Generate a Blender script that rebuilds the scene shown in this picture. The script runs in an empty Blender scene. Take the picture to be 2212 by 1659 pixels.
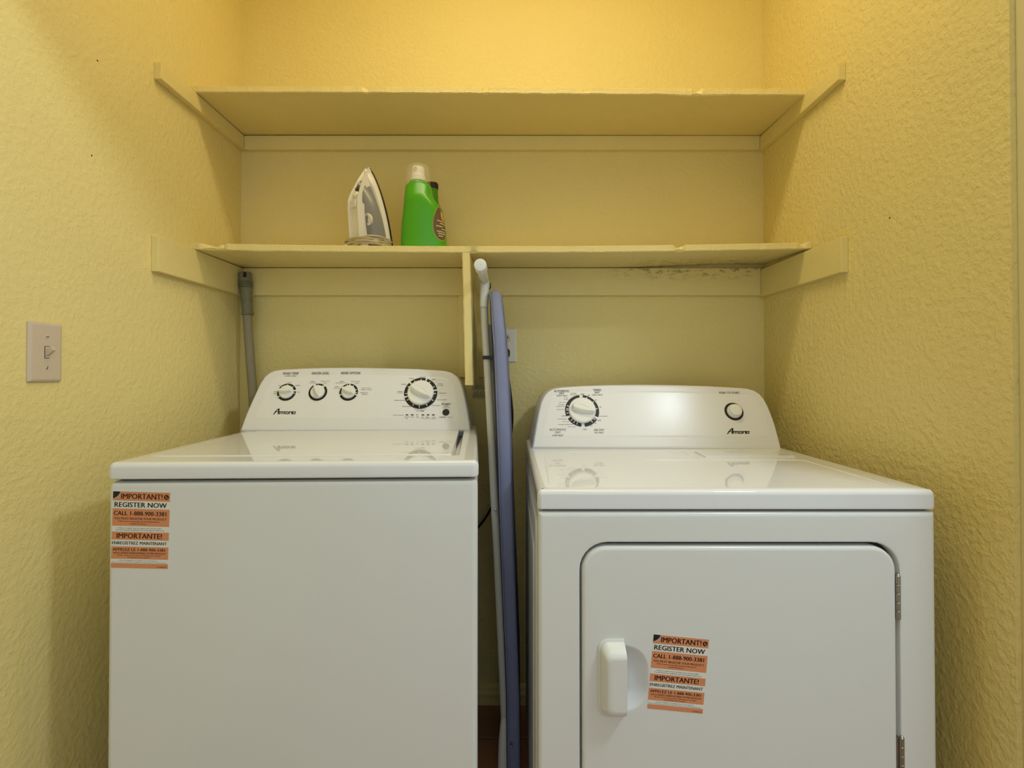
import bpy, bmesh, math, random
from mathutils import Vector, Matrix

random.seed(7)
S = bpy.context.scene
C = S.collection
I = 0.0254                      # the scene is laid out in inches, built in metres
W, H = 2212, 1659
FPX, CX, CY, CAMZ = 1071.0, 1103.0, 793.8, 43.6
PITCH = math.radians(0.6)

# ------------------------------------------------------------------ camera
cam_d = bpy.data.cameras.new('camera')
cam = bpy.data.objects.new('camera', cam_d)
C.objects.link(cam)
cam.location = (0, 0, CAMZ * I)
cam.rotation_euler = (math.pi / 2 + PITCH, 0, 0)
cam_d.sensor_width = 36.0
cam_d.lens = FPX / W * 36.0
cam_d.shift_x = (W / 2 - CX) / W
cam_d.shift_y = (CY - H / 2) / W
cam_d.clip_start = 0.02
S.camera = cam

# ------------------------------------------------------------------ world, exposure
world = bpy.data.worlds.new('world')
S.world = world
world.use_nodes = True
world.node_tree.nodes['Background'].inputs[0].default_value = (0.86, 1.0, 1.06, 1)
world.node_tree.nodes['Background'].inputs[1].default_value = 0.92
S.view_settings.view_transform = 'Standard'
S.view_settings.look = 'None'
S.view_settings.exposure = 0.0
S.view_settings.gamma = 1.0
S.view_settings.use_curve_mapping = False

# ------------------------------------------------------------------ lamps
def point_lamp(name, loc, watts, col, radius):
    d = bpy.data.lights.new(name, 'POINT')
    d.energy = watts
    d.color = col
    d.shadow_soft_size = radius * I
    o = bpy.data.objects.new(name, d)
    o.location = [c * I for c in loc]
    C.objects.link(o)
    return o
cl = bpy.data.lights.new('closet_ceiling_lamp', 'AREA')      # a flush tube-lamp fitting across the closet, facing down
cl.shape = 'RECTANGLE'; cl.size = 42 * I; cl.size_y = 5 * I; cl.energy = 7.5; cl.color = (1.0, 0.90, 0.60)
clo = bpy.data.objects.new('closet_ceiling_lamp', cl)
clo.location = (1.5 * I, 37.7 * I, 104.5 * I)
C.objects.link(clo)
point_lamp('hall_lamp', (43, 12, 91), 36.0, (0.86, 1.0, 1.12), 3.6)

# ------------------------------------------------------------------ maths helpers
def ray(px, py):
    u, v = (px - CX) / FPX, (CY - py) / FPX
    s, c = math.sin(PITCH), math.cos(PITCH)
    return Vector((u, c - v * s, s + v * c))
def P(px, py, Y):
    d = ray(px, py)
    k = Y / d.y
    return Vector((d.x * k, Y, CAMZ + d.z * k))
def XP(px, Y): return P(px, 805, Y).x
def ZP(py, Y): return P(1103, py, Y).z

class Frame:
    def __init__(s, o, u, v, w):
        s.o, s.u, s.v, s.w = Vector(o), Vector(u), Vector(v), Vector(w)
    def __call__(s, a, b, c=0.0):
        return s.o + s.u * a + s.v * b + s.w * c
    def px(s, x, y):
        n = s.u.cross(s.v)
        d = ray(x, y)
        k = (s.o - Vector((0, 0, CAMZ))).dot(n) / d.dot(n)
        q = Vector((0, 0, CAMZ)) + d * k - s.o
        return q.dot(s.u) / s.u.dot(s.u), q.dot(s.v) / s.v.dot(s.v)
WORLD = Frame((0, 0, 0), (1, 0, 0), (0, 1, 0), (0, 0, 1))

def rr(x0, x1, y0, y1, r, n=5):
    """rounded rectangle, counter-clockwise; r one radius or four (bl, br, tr, tl)"""
    if not isinstance(r, (tuple, list)): r = (r,) * 4
    pts = []
    for (cx, cy, q, a0) in ((x0, y0, r[0], 180), (x1, y0, r[1], 270), (x1, y1, r[2], 0), (x0, y1, r[3], 90)):
        q = max(q, 1e-4)
        ox = cx + q if cx == x0 else cx - q
        oy = cy + q if cy == y0 else cy - q
        for k in range(n + 1):
            a = math.radians(a0 + 90 * k / n)
            pts.append((ox + q * math.cos(a), oy + q * math.sin(a)))
    return pts
def inset(poly, d):
    """polygon moved inwards by d (outwards if negative); edges that would turn over collapse to a corner"""
    if abs(d) < 1e-9: return list(poly)
    n = len(poly)
    nr = []
    for i in range(n):
        a, b = poly[i], poly[(i + 1) % n]
        x, y = b[0] - a[0], b[1] - a[1]
        l = math.hypot(x, y) or 1e-9
        nr.append((-y / l, x / l))
    out = []
    for i in range(n):
        n1, n2 = nr[i - 1], nr[i]
        bx, by = n1[0] + n2[0], n1[1] + n2[1]
        k = bx * bx + by * by
        k = 2.0 / k if k > 0.3 else 2.0
        out.append((poly[i][0] + bx * k * d, poly[i][1] + by * k * d))
    flip = []
    for i in range(n):
        a, b, c, e = poly[i], poly[(i + 1) % n], out[i], out[(i + 1) % n]
        flip.append((b[0] - a[0]) * (e[0] - c[0]) + (b[1] - a[1]) * (e[1] - c[1]) < 0)
    if any(flip) and not all(flip):
        i0 = flip.index(False)
        i = 0
        while i < n:
            j = (i0 + i) % n
            if not flip[j]: i += 1; continue
            m = 0
            while flip[(j + m) % n]: m += 1
            pe, ne = (j - 1) % n, (j + m) % n          # good edges on either side
            p, q = out[pe], out[(ne + 1) % n]
            dp, dq = (nr[pe][1], -nr[pe][0]), (nr[ne][1], -nr[ne][0])
            det = dp[0] * dq[1] - dp[1] * dq[0]
            if abs(det) > 1e-6:
                t = ((q[0] - p[0]) * dq[1] - (q[1] - p[1]) * dq[0]) / det
                c = (p[0] + dp[0] * t, p[1] + dp[1] * t)
                g = [poly[(j + k) % n] for k in range(m + 1)]
                mx, my = sum(a for a, b in g) / len(g), sum(b for a, b in g) / len(g)
                if math.hypot(c[0] - mx, c[1] - my) > 4 * abs(d):
                    g = [out[(j + k) % n] for k in range(m + 1)]
                    c = (sum(a for a, b in g) / len(g), sum(b for a, b in g) / len(g))
                for k in range(m + 1): out[(j + k) % n] = c
            i += m
    return out
def catmull(pts, n=6, closed=False):
    pts = [Vector(p) for p in pts]
    m = len(pts)
    out = []
    rng = m if closed else m - 1
    for i in range(rng):
        if closed: a, b, c, d = pts[i - 1], pts[i], pts[(i + 1) % m], pts[(i + 2) % m]
        else: a, b, c, d = pts[max(i - 1, 0)], pts[i], pts[i + 1], pts[min(i + 2, m - 1)]
        for k in range(n):
            t = k / n
            out.append(0.5 * ((2 * b) + (c - a) * t + (2 * a - 5 * b + 4 * c - d) * t * t + (3 * b - a - 3 * c + d) * t ** 3))
    if not closed: out.append(pts[-1])
    return out

BASE = {}
class MB:
    """collects shapes (inches) and links them as ONE mesh object"""
    def __init__(s): s.v, s.f, s.m, s.cur = [], [], [], 0
    def add(s, verts, faces):
        k = len(s.v)
        s.v += [Vector(p) for p in verts]
        s.f += [tuple(i + k for i in f) for f in faces]
        s.m += [s.cur] * len(faces)
    def loft(s, loops, cap0=True, cap1=True, closed=True):
        n = len(loops[0])
        V = [p for L in loops for p in L]
        F = []
        for i in range(len(loops) - 1):
            for j in range(n if closed else n - 1):
                a, b = i * n + j, i * n + (j + 1) % n
                F.append((a, b, b + n, a + n))
        if cap0: F.append(tuple(range(n - 1, -1, -1)))
        if cap1: F.append(tuple((len(loops) - 1) * n + j for j in range(n)))
        s.add(V, F)
    def poly(s, F, outline, levels, cap0=True, cap1=True):
        """levels: (inset, height along the frame's w)"""
        s.loft([[F(a, b, h) for a, b in inset(outline, d)] for d, h in levels], cap0, cap1)
    def box(s, F, x0, x1, y0, y1, z0, z1, bev=0.0):
        if bev <= 0:
            s.poly(F, [(x0, y0), (x1, y0), (x1, y1), (x0, y1)], [(0, z0), (0, z1)])
        else:
            s.poly(F, rr(x0, x1, y0, y1, bev, 2), [(bev * .6, z0), (0, z0 + bev * .7), (0, z1 - bev * .7), (bev * .6, z1)])
    def tube(s, pts, r, n=10, cap=True):
        pts = [Vector(p) for p in pts]
        m = len(pts)
        rs = r if isinstance(r, (list, tuple)) else [r] * m
        t = (pts[1] - pts[0]).normalized()
        ref = Vector((0, 0, 1)) if abs(t.z) < .9 else Vector((1, 0, 0))
        nv = t.cross(ref).normalized()
        loops = []
        for i in range(m):
            t2 = (pts[min(i + 1, m - 1)] - pts[max(i - 1, 0)]).normalized()
            ax = t.cross(t2)
            if ax.length > 1e-7: nv = Matrix.Rotation(t.angle(t2), 3, ax.normalized()) @ nv
            t = t2
            b = t.cross(nv)
            loops.append([pts[i] + (nv * math.cos(2 * math.pi * k / n) + b * math.sin(2 * math.pi * k / n)) * rs[i] for k in range(n)])
        s.loft(loops, cap, cap)
    def lathe(s, F, prof, n=28, a0=0.0, b0=0.0, cap0=False, cap1=True):
        s.loft([[F(a0 + r * math.cos(2 * math.pi * k / n), b0 + r * math.sin(2 * math.pi * k / n), h) for k in range(n)] for r, h in prof], cap0, cap1)
    def build(s, name, mats, parent=None, sharp=38, label=None, smooth=True):
        me = bpy.data.meshes.new(name)
        base = BASE.get(parent.name, Vector((0, 0, 0))) if parent else getattr(s, 'base', Vector((0, 0, 0)))
        me.from_pydata([(p - base) * I for p in s.v], [], s.f)
        if not isinstance(mats, (list, tuple)): mats = [mats]
        for m in mats: me.materials.append(m)
        me.polygons.foreach_set('material_index', s.m)
        bm = bmesh.new(); bm.from_mesh(me)
        if not getattr(s, 'flat_print', False):
            bmesh.ops.remove_doubles(bm, verts=bm.verts, dist=2e-6)
            bmesh.ops.dissolve_degenerate(bm, edges=bm.edges, dist=1e-6)
            bmesh.ops.recalc_face_normals(bm, faces=bm.faces)
        bm.to_mesh(me); bm.free()
        if smooth:
            me.polygons.foreach_set('use_smooth', [True] * len(me.polygons))
            me.set_sharp_from_angle(angle=math.radians(sharp))
        me.update()
        o = bpy.data.objects.new(name, me)
        C.objects.link(o)
        BASE[o.name] = base
        if parent: o.parent = parent
        else: o.location = base * I
        if smooth:
            w = o.modifiers.new('even_shading', 'WEIGHTED_NORMAL'); w.keep_sharp = True; w.weight = 90
        if label: o['label'] = label
        return o
def thing(name, label, cat, loc, group=None):
    o = bpy.data.objects.new(name, None)
    C.objects.link(o)
    o.empty_display_size = .05
    o.location = Vector(loc) * I
    BASE[o.name] = Vector(loc)
    return tag(o, label, cat, group)
def tag(o, label, cat, group=None):
    o['label'] = label; o['category'] = cat
    if group: o['group'] = group
    return o
def struct(o):
    o['kind'] = 'structure'
    return o

# ------------------------------------------------------------------ materials
def lin(c): return tuple(((x / 255) / 12.92 if x / 255 <= .04045 else ((x / 255 + .055) / 1.055) ** 2.4) for x in c) + (1.0,)
def mat(name, col, rough=.5, metal=0.0, spec=.5, coat=0.0, bump=None, trans=0.0, vary=None, ior=1.45):
    """col sRGB; bump (scale, strength, distance_mm, detail); vary (scale, amount)"""
    m = bpy.data.materials.new(name)
    m.use_nodes = True
    nt = m.node_tree
    b = nt.nodes['Principled BSDF']
    b.inputs['Base Color'].default_value = lin(col)
    b.inputs['Roughness'].default_value = rough
    b.inputs['Metallic'].default_value = metal
    b.inputs['Specular IOR Level'].default_value = spec
    b.inputs['Coat Weight'].default_value = coat
    b.inputs['Coat Roughness'].default_value = .06
    b.inputs['Transmission Weight'].default_value = trans
    b.inputs['IOR'].default_value = ior
    tc = nt.nodes.new('ShaderNodeTexCoord')
    if bump:
        sc, st, dist, det = bump
        n = nt.nodes.new('ShaderNodeTexNoise')
        n.inputs['Scale'].default_value = sc
        n.inputs['Detail'].default_value = det
        n.inputs['Roughness'].default_value = .55
        nt.links.new(tc.outputs['Object'], n.inputs['Vector'])
        r = nt.nodes.new('ShaderNodeValToRGB')
        r.color_ramp.elements[0].position = .40
        r.color_ramp.elements[1].position = .68
        nt.links.new(n.outputs['Fac'], r.inputs['Fac'])
        bp = nt.nodes.new('ShaderNodeBump')
        bp.inputs['Strength'].default_value = st
        bp.inputs['Distance'].default_value = dist / 1000
        nt.links.new(r.outputs['Color'], bp.inputs['Height'])
        nt.links.new(bp.outputs['Normal'], b.inputs['Normal'])
    if vary:
        sc, am = vary
        n = nt.nodes.new('ShaderNodeTexNoise')
        n.inputs['Scale'].default_value = sc
        n.inputs['Detail'].default_value = 4
        nt.links.new(tc.outputs['Object'], n.inputs['Vector'])
        mx = nt.nodes.new('ShaderNodeMix')
        mx.data_type = 'RGBA'
        c = lin(col)
        mx.inputs[6].default_value = tuple(x * (1 - am) for x in c[:3]) + (1,)
        mx.inputs[7].default_value = tuple(min(1, x * (1 + am)) for x in c[:3]) + (1,)
        nt.links.new(n.outputs['Fac'], mx.inputs[0])
        nt.links.new(mx.outputs[2], b.inputs['Base Color'])
    return m

PAINT = (233, 215, 147)
M = {}
M['wall'] = mat('yellow_wall_paint', PAINT, .5, spec=.3, bump=(85, .42, 2.0, 3), vary=(6, .03))
M['wall_rough'] = mat('yellow_wall_paint_coarse', PAINT, .5, spec=.3, bump=(70, .62, 2.4, 3), vary=(6, .03))
M['wood_paint'] = mat('yellow_painted_wood', PAINT, .42, bump=(160, .35, 1.0, 4), vary=(14, .04))
M['smooth_paint'] = mat('yellow_smooth_paint', PAINT, .5, bump=(120, .12, 1.0, 2))
M['hall_yellow'] = mat('pale_yellow_hall_paint', (222, 208, 160), .5, bump=(120, .12, 1.0, 2))
M['hall'] = mat('pale_hall_paint', (226, 224, 212), .6, bump=(90, .2, 1.5, 2))
M['ceiling'] = mat('white_ceiling_paint', (232, 228, 214), .7, bump=(110, .4, 2, 3))
M['tile'] = mat('terracotta_tile', (158, 112, 82), .35, bump=(40, .2, 1, 3), vary=(9, .22))
M['grout'] = mat('dark_grout', (88, 62, 46), .85)
M['enamel'] = mat('white_enamel', (224, 225, 224), .28, coat=.2)
M['gloss'] = mat('white_gloss_enamel', (227, 228, 231), .035, spec=.6)
M['console'] = mat('white_console_plastic', (224, 223, 224), .30)
M['fascia'] = mat('white_printed_fascia', (228, 227, 228), .24)
M['knob'] = mat('white_knob_plastic', (232, 231, 226), .32)
M['black'] = mat('black_print', (26, 22, 22), .45)
M['black_plastic'] = mat('black_plastic', (30, 28, 28), .4)
M['grey_print'] = mat('grey_print', (128, 122, 118), .5)
M['gap'] = mat('dark_gap', (34, 34, 36), .7)  # near-black base colour stands in for shade inside the appliance gaps
M['chrome'] = mat('steel_hinge', (170, 170, 166), .28, metal=1.0)
M['sticker_white'] = mat('sticker_white', (226, 226, 220), .5)
M['sticker_orange'] = mat('sticker_orange', (216, 142, 98), .5)
M['sticker_text'] = mat('sticker_brown_text', (62, 26, 22), .5)
M['sticker_grey'] = mat('sticker_fine_print', (112, 104, 100), .5)
M['sticker_fold'] = mat('sticker_fold_grey', (176, 172, 160), .5)
M['plate'] = mat('beige_switch_plate', (208, 190, 168), .45, bump=(300, .05, .4, 2))
M['white_plate'] = mat('white_outlet_plate', (222, 218, 206), .4)
M['socket'] = mat('ivory_socket', (205, 192, 168), .4)
M['hole'] = mat('dark_slot', (40, 28, 20), .8)
M['tube'] = mat('white_metal_tube', (214, 213, 205), .35)
M['cap'] = mat('white_plastic_cap', (226, 226, 222), .4)
M['cover'] = mat('blue_ironing_cover', (126, 133, 168), .85, bump=(900, .35, .6, 2), vary=(22, .06))
M['under'] = mat('dark_board_underside', (50, 50, 58), .7)
M['iron_white'] = mat('iron_white_plastic', (232, 224, 208), .3)
M['iron_grey'] = mat('iron_grey_tank', (132, 130, 126), .25)
M['iron_sole'] = mat('iron_dark_sole', (58, 42, 34), .35, metal=.4)
M['iron_button'] = mat('iron_dark_button', (70, 62, 44), .35)
M['cord'] = mat('beige_cord', (196, 178, 142), .5)
M['green'] = mat('green_bottle', (78, 166, 26), .25, vary=(5, .08))
M['green_dark'] = mat('green_bottle_handle', (70, 150, 30), .32)
M['clear'] = mat('clear_cap_plastic', (250, 246, 226), .05)
M['clear'].node_tree.nodes['Principled BSDF'].inputs['Alpha'].default_value = .075
M['white_pump'] = mat('white_pump_plastic', (236, 228, 214), .4)
M['label_brown'] = mat('label_brown', (104, 84, 52), .4, vary=(160, .3))
M['label_orange'] = mat('label_orange', (226, 150, 60), .4)
M['label_light'] = mat('label_light', (206, 190, 164), .4)
M['label_rim'] = mat('label_green_rim', (150, 166, 84), .4)
M['hose_grey'] = mat('hose_grey', (150, 139, 114), .6, bump=(70, .2, 1, 3), vary=(40, .15))
M['hose_cuff'] = mat('hose_dark_cuff', (126, 124, 96), .55, bump=(120, .3, 1, 3), vary=(60, .25))
M['paper'] = mat('paper_tag', (206, 196, 150), .7)
M['tag_print'] = mat('tag_print', (122, 112, 80), .7)
M['bare_wood'] = mat('chipped_bare_paint', (214, 196, 150), .7)

# lower shelf paint: the same paint with mould specks towards its right back corner
def stained(name):
    m = mat(name, PAINT, .42, bump=(160, .35, 1.0, 4), vary=(14, .04))
    nt = m.node_tree
    b = nt.nodes['Principled BSDF']
    src = b.inputs['Base Color'].links[0].from_socket
    tc = nt.nodes['Texture Coordinate']
    mp = nt.nodes.new('ShaderNodeMapping')
    mp.inputs['Scale'].default_value = (1, 2.2, 2.2)
    nt.links.new(tc.outputs['Object'], mp.inputs['Vector'])
    n = nt.nodes.new('ShaderNodeTexNoise'); n.inputs['Scale'].default_value = 42; n.inputs['Detail'].default_value = 6
    n.inputs['Roughness'].default_value = .7
    nt.links.new(mp.outputs['Vector'], n.inputs['Vector'])
    r = nt.nodes.new('ShaderNodeValToRGB'); r.color_ramp.elements[0].position = .50; r.color_ramp.elements[1].position = .62
    nt.links.new(n.outputs['Fac'], r.inputs['Fac'])
    sx = nt.nodes.new('ShaderNodeSeparateXYZ'); nt.links.new(tc.outputs['Object'], sx.inputs['Vector'])
    def mr(out, a, b_):
        q = nt.nodes.new('ShaderNodeMapRange'); q.inputs[1].default_value = a; q.inputs[2].default_value = b_
        nt.links.new(out, q.inputs[0]); return q.outputs[0]
    def mul(a, b_):
        q = nt.nodes.new('ShaderNodeMath'); q.operation = 'MULTIPLY'
        nt.links.new(a, q.inputs[0])
        if isinstance(b_, float): q.inputs[1].default_value = b_
        else: nt.links.new(b_, q.inputs[1])
        return q.outputs[0]
    # the thing's origin is the middle of the shelf's front edge on its underside
    k = mul(mr(sx.outputs[0], 12 * I, 18 * I), mr(sx.outputs[0], 35 * I, 31 * I))
    k = mul(k, mr(sx.outputs[1], 2.5 * I, 8.5 * I))
    k = mul(k, mr(sx.outputs[2], -1.9 * I, -.2 * I))
    k = mul(mul(k, r.outputs['Color']), .72)
    mx = nt.nodes.new('ShaderNodeMix'); mx.data_type = 'RGBA'
    nt.links.new(k, mx.inputs[0]); nt.links.new(src, mx.inputs[6])
    mx.inputs[7].default_value = lin((74, 60, 36))
    nt.links.new(mx.outputs[2], b.inputs['Base Color'])
    return m
M['stained'] = stained('yellow_painted_wood_with_mould')

# ------------------------------------------------------------------ lettering (Blender's built-in font)
_txt = {}
def text_mesh(s, bold=0.0):
    key = (s, bold)
    if key not in _txt:
        c = bpy.data.curves.new('t', 'FONT')
        c.body = s; c.size = 1.0; c.resolution_u = 2; c.offset = bold
        o = bpy.data.objects.new('t', c)
        C.objects.link(o)
        _txt[key] = o
    return key
def flush_text():
    dg = bpy.context.evaluated_depsgraph_get()
    for k, o in list(_txt.items()):
        if isinstance(o, tuple): continue
        me = o.evaluated_get(dg).to_mesh()
        v = [(p.co.x, p.co.y) for p in me.vertices]
        f = [tuple(p.vertices) for p in me.polygons]
        o.evaluated_get(dg).to_mesh_clear()
        x0, x1 = min(p[0] for p in v), max(p[0] for p in v)
        y0, y1 = min(p[1] for p in v), max(p[1] for p in v)
        _txt[k] = ([((x - x0) / (x1 - x0), (y - y0) / (y1 - y0)) for x, y in v], f)
        c = o.data
        bpy.data.objects.remove(o); bpy.data.curves.remove(c)

WASHER_TEXT = [  # text, centre px, centre py, width, height, bold, grey
    ('WASH TEMP', 628.5, 807, 34, 5, .0, 1), ('on white clothes', 628, 812.3, 25, 2.4, .0, 1),
    ('WATER LEVEL', 692.5, 806.5, 38, 5, .0, 1), ('RINSE OPTION', 758, 806, 41, 5, .0, 1),
    ('hot', 606, 833.3, 8, 2, 0, 1), ('cool', 625, 826.8, 8.5, 2, 0, 1), ('warm', 643.5, 833, 10, 2, 0, 1), ('hot', 645.5, 847.2, 6.5, 2, 0, 1),
    ('tap', 595, 846.5, 6, 2, 0, 1), ('cold', 595.5, 850.3, 8, 2, 0, 1),
    ('auto', 676, 824.3, 8, 2, 0, 1), ('sensing', 676.5, 827.8, 14, 2.2, 0, 1), ('deep water', 703.5, 824, 20, 2.2, 0, 1), ('wash', 701.5, 827.5, 8, 2, 0, 1),
    ('auto', 738.5, 824.3, 8, 2, 0, 1), ('sensing rinse', 737, 827.8, 24, 2.2, 0, 1), ('deep water', 768, 824.3, 20, 2.2, 0, 1), ('rinse', 770, 828, 9, 2, 0, 1),
    ('auto', 728, 835.5, 8, 2, 0, 1), ('sensing', 728, 839, 15, 2.2, 0, 1), ('deep water', 791.5, 838.5, 20, 2.2, 0, 1), ('fabric rinse', 792, 842, 23, 2.2, 0, 1),
    ('fabric', 787, 848.5, 17, 2.2, 0, 1), ('softener', 788, 851.8, 12, 2.2, 0, 1),
    ('heavy', 889, 818, 10.5, 2.6, 0, 1), ('normal', 912.5, 814.8, 13, 2.6, 0, 1), ('light', 937, 820, 8, 2.6, 0, 1),
    ('colors', 951, 829.5, 11, 2.3, 0, 1), ('normal', 951, 833, 12, 2.3, 0, 1), ('delicates', 956.5, 849.3, 16, 2.4, 0, 1),
    ('quick wash', 954, 864, 20, 2.6, 0, 1), ('rinse/spin', 942.5, 876.3, 18, 2.6, 0, 1), ('whites', 872.5, 830.3, 12, 2.6, 0, 1),
    ('whites', 864.5, 846, 12.5, 2.4, 0, 1), ('heavy', 864.5, 849.3, 12.5, 2.4, 0, 1), ('bulky/sheets', 863.5, 865.3, 23.5, 2.8, 0, 1),
    ('drain/spin', 878, 878.5, 18.5, 2.8, 0, 1), ('power wash with', 908.5, 884.3, 25, 2.4, 0, 1), ('soak', 902.5, 887.5, 6.5, 2.4, 0, 1), ('PreSoak', 912, 887.8, 8.5, 2.6, .03, 0),
    ('START', 964, 873.3, 20, 4.2, .03, 0), ('PAUSE', 963.7, 877.7, 10, 1.8, .02, 0), ('(unlock lid)', 963.7, 880.9, 18, 2.0, .0, 1),
    ('cycle status', 860.5, 897.2, 23, 2.6, 0, 1), ('CANCEL', 956, 901.3, 15, 2.4, .02, 0), ('(hold 3s)', 972, 901.5, 11, 1.8, 0, 1),
    ('sensing', 879, 900.8, 11, 1.9, 0, 1), ('fill', 878.8, 903.6, 3.5, 1.9, 0, 1), ('wash', 890.6, 900.8, 7.5, 1.9, 0, 1), ('rinse', 901.7, 901, 6.5, 2.1, 0, 1),
    ('spin', 913, 900.8, 5.5, 2, 0, 1), ('done', 923.5, 900.8, 6.5, 2, 0, 1), ('cycle complete', 919.5, 903.6, 20, 2, 0, 1), ('lid', 937, 900.7, 4, 1.8, 0, 1), ('locked', 937, 903.7, 9, 2, 0, 1),
]
DRYER_TEXT = [
    ('AUTOMATIC', 1213, 844.8, 33, 4.4, 0, 1), ('DRY', 1213.8, 850, 10.5, 4.2, 0, 1), ('HIGH HEAT', 1214, 855, 23.5, 3, 0, 1),
    ('TIMED', 1290, 842.8, 17, 4.2, 0, 1), ('DRY', 1290, 848.4, 11, 4, 0, 1), ('HIGH HEAT', 1290.5, 853.5, 23.5, 3, 0, 1),
    ('wrinkle', 1238.7, 849.8, 13, 2, 0, 1), ('prevent', 1239, 853.3, 14, 2, 0, 1), ('OFF', 1257.8, 852, 8.5, 2.8, .01, 0), ('60', 1271.6, 854.5, 4.5, 2.2, .02, 0),
    ('cool', 1222.3, 859.3, 8, 2, 0, 1), ('down', 1222.8, 862.9, 10, 2, 0, 1), ('less dry', 1215.2, 870, 14, 2.4, 0, 1), ('energy', 1212.3, 875, 12.5, 2, 0, 1),
    ('preferred', 1210.5, 878.6, 17, 2.4, 0, 1), ('more dry', 1210.8, 885, 16, 2.4, 0, 1), ('OFF', 1218, 899, 9.5, 2.8, 0, 1), ('cool down', 1214.7, 905.2, 19, 2.4, 0, 1),
    ('less dry', 1222, 911, 14.5, 2.4, 0, 1), ('energy preferred', 1221, 917.3, 32, 2.6, 0, 1), ('more dry', 1235, 922.3, 17, 2.4, 0, 1),
    ('AUTOMATIC', 1205, 928.4, 36, 4.8, 0, 1), ('DRY', 1205.2, 934.3, 12, 4.2, 0, 1), ('LOW HEAT', 1205, 940.7, 23.5, 3.6, 0, 1),
    ('OFF', 1263, 928, 9, 2.8, 0, 1), ('AIR DRY', 1294, 929, 23.5, 4.4, 0, 1), ('NO HEAT', 1294.5, 934.8, 20, 3.6, 0, 1),
    ('40', 1287, 864.4, 4, 2.4, 0, 1), ('20', 1296.7, 879.6, 4.5, 2.4, 0, 1), ('cool down', 1303, 899.2, 19, 2.2, 0, 1), ('OFF', 1294.4, 908.5, 8.5, 2.8, 0, 1),
    ('20', 1286, 914.3, 4, 2.4, 0, 1), ('10', 1277.5, 920, 4, 2.4, 0, 1), ('PUSH TO START', 1575.5, 848.6, 44, 4.4, 0, 1),
]
# sticker: centre x, centre y (from top-left, 970 x 1300 units), width, height, colour slot, bold
STICKER_TEXT = [
    ('IMPORTANT!', 490, 78, 700, 92, 2, .025), ('REGISTER NOW', 475, 222, 885, 84, 3, .022), ('CALL 1-888-900-3381', 468, 368, 890, 72, 2, .025),
    ('YOU MUST REGISTER YOUR PRODUCT', 474, 458, 890, 38, 2, .004), ('FOR: Proof of Ownership, Recall Notifications &', 448, 508, 690, 26, 2, .0), ('Quality Assistance.', 445, 545, 275, 26, 2, .0),
    ('Failure to register does not impact your warranty rights.', 480, 622, 740, 20, 4, 0), ('For full Terms & Conditions visit www.register-online.com', 480, 655, 815, 22, 4, 0),
    ('IMPORTANTE!', 468, 752, 765, 86, 2, .025), ('ENREGISTREZ MAINTENANT', 474, 874, 925, 52, 3, .02), ('APPELEZ LE 1-888-900-3381', 468, 985, 890, 48, 2, .025),
    ('VOUS DEVEZ ENREGISTRER VOTRE PRODUIT', 480, 1045, 895, 32, 2, 0), ('POUR : Preuve de propriete, Notifications de rappel', 470, 1087, 735, 24, 2, 0),
    ('et Assistance de la qualite', 465, 1120, 375, 22, 2, 0), ('Ne pas enregistrer ne change rien a votre garantie.', 470, 1172, 660, 18, 4, 0),
    ('Pour connaitre toutes les conditions, visitez le site d\'enregistrement.', 480, 1203, 920, 18, 4, 0), ('W10859736', 865, 1275, 165, 20, 2, 0),
]
for t in WASHER_TEXT + DRYER_TEXT + STICKER_TEXT: text_mesh(t[0])
flush_text()

def put_text(mb, F, s, bold, a0, a1, b0, b1, h):
    v, f = _txt[(s, 0.0)]
    k = max(bold, .014) * abs(b1 - b0) * 1.6          # heavier type: the same letters laid again a hair to either side
    for dx in ((0,) if k == 0 else (-k, 0, k)):
        mb.add([F(a0 + (a1 - a0) * x + dx, b0 + (b1 - b0) * y, h + abs(dx) * 1e-4) for x, y in v], f)
def strokes(mb, F, lines, tf, h):
    for pts, w in lines:
        for p, q in zip(pts[:-1], pts[1:]):
            (x0, y0), (x1, y1) = tf(*p), tf(*q)
            a, b = Vector(F.px(x0, y0)), Vector(F.px(x1, y1))
            d = (b - a)
            if d.length < 1e-6: continue
            d.normalize()
            k = w * 1.22 / 7.9 / 2 / 18.3
            n = Vector((-d.y, d.x)) * k
            a, b = a - d * k * .8, b + d * k * .8
            mb.add([F(*(a + n), h), F(*(a - n), h), F(*(b - n), h), F(*(b + n), h)], [(0, 1, 2, 3)])
LOGO = [([(408, 908), (425, 893), (445, 862), (470, 832), (495, 820)], 13), ([(497, 822), (494, 850), (488, 900)], 19),
        ([(424, 868), (470, 866), (600, 868)], 9), ([(522, 868), (512, 901)], 14), ([(556, 868), (548, 901)], 14), ([(592, 868), (583, 901)], 14),
        ([(617, 869), (660, 869), (652, 901), (608, 901), (617, 869)], 11), ([(682, 868), (672, 902)], 13), ([(680, 869), (723, 869), (714, 902)], 13),
        ([(738, 869), (778, 869), (771, 901), (730, 901), (738, 869)], 11)]
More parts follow.
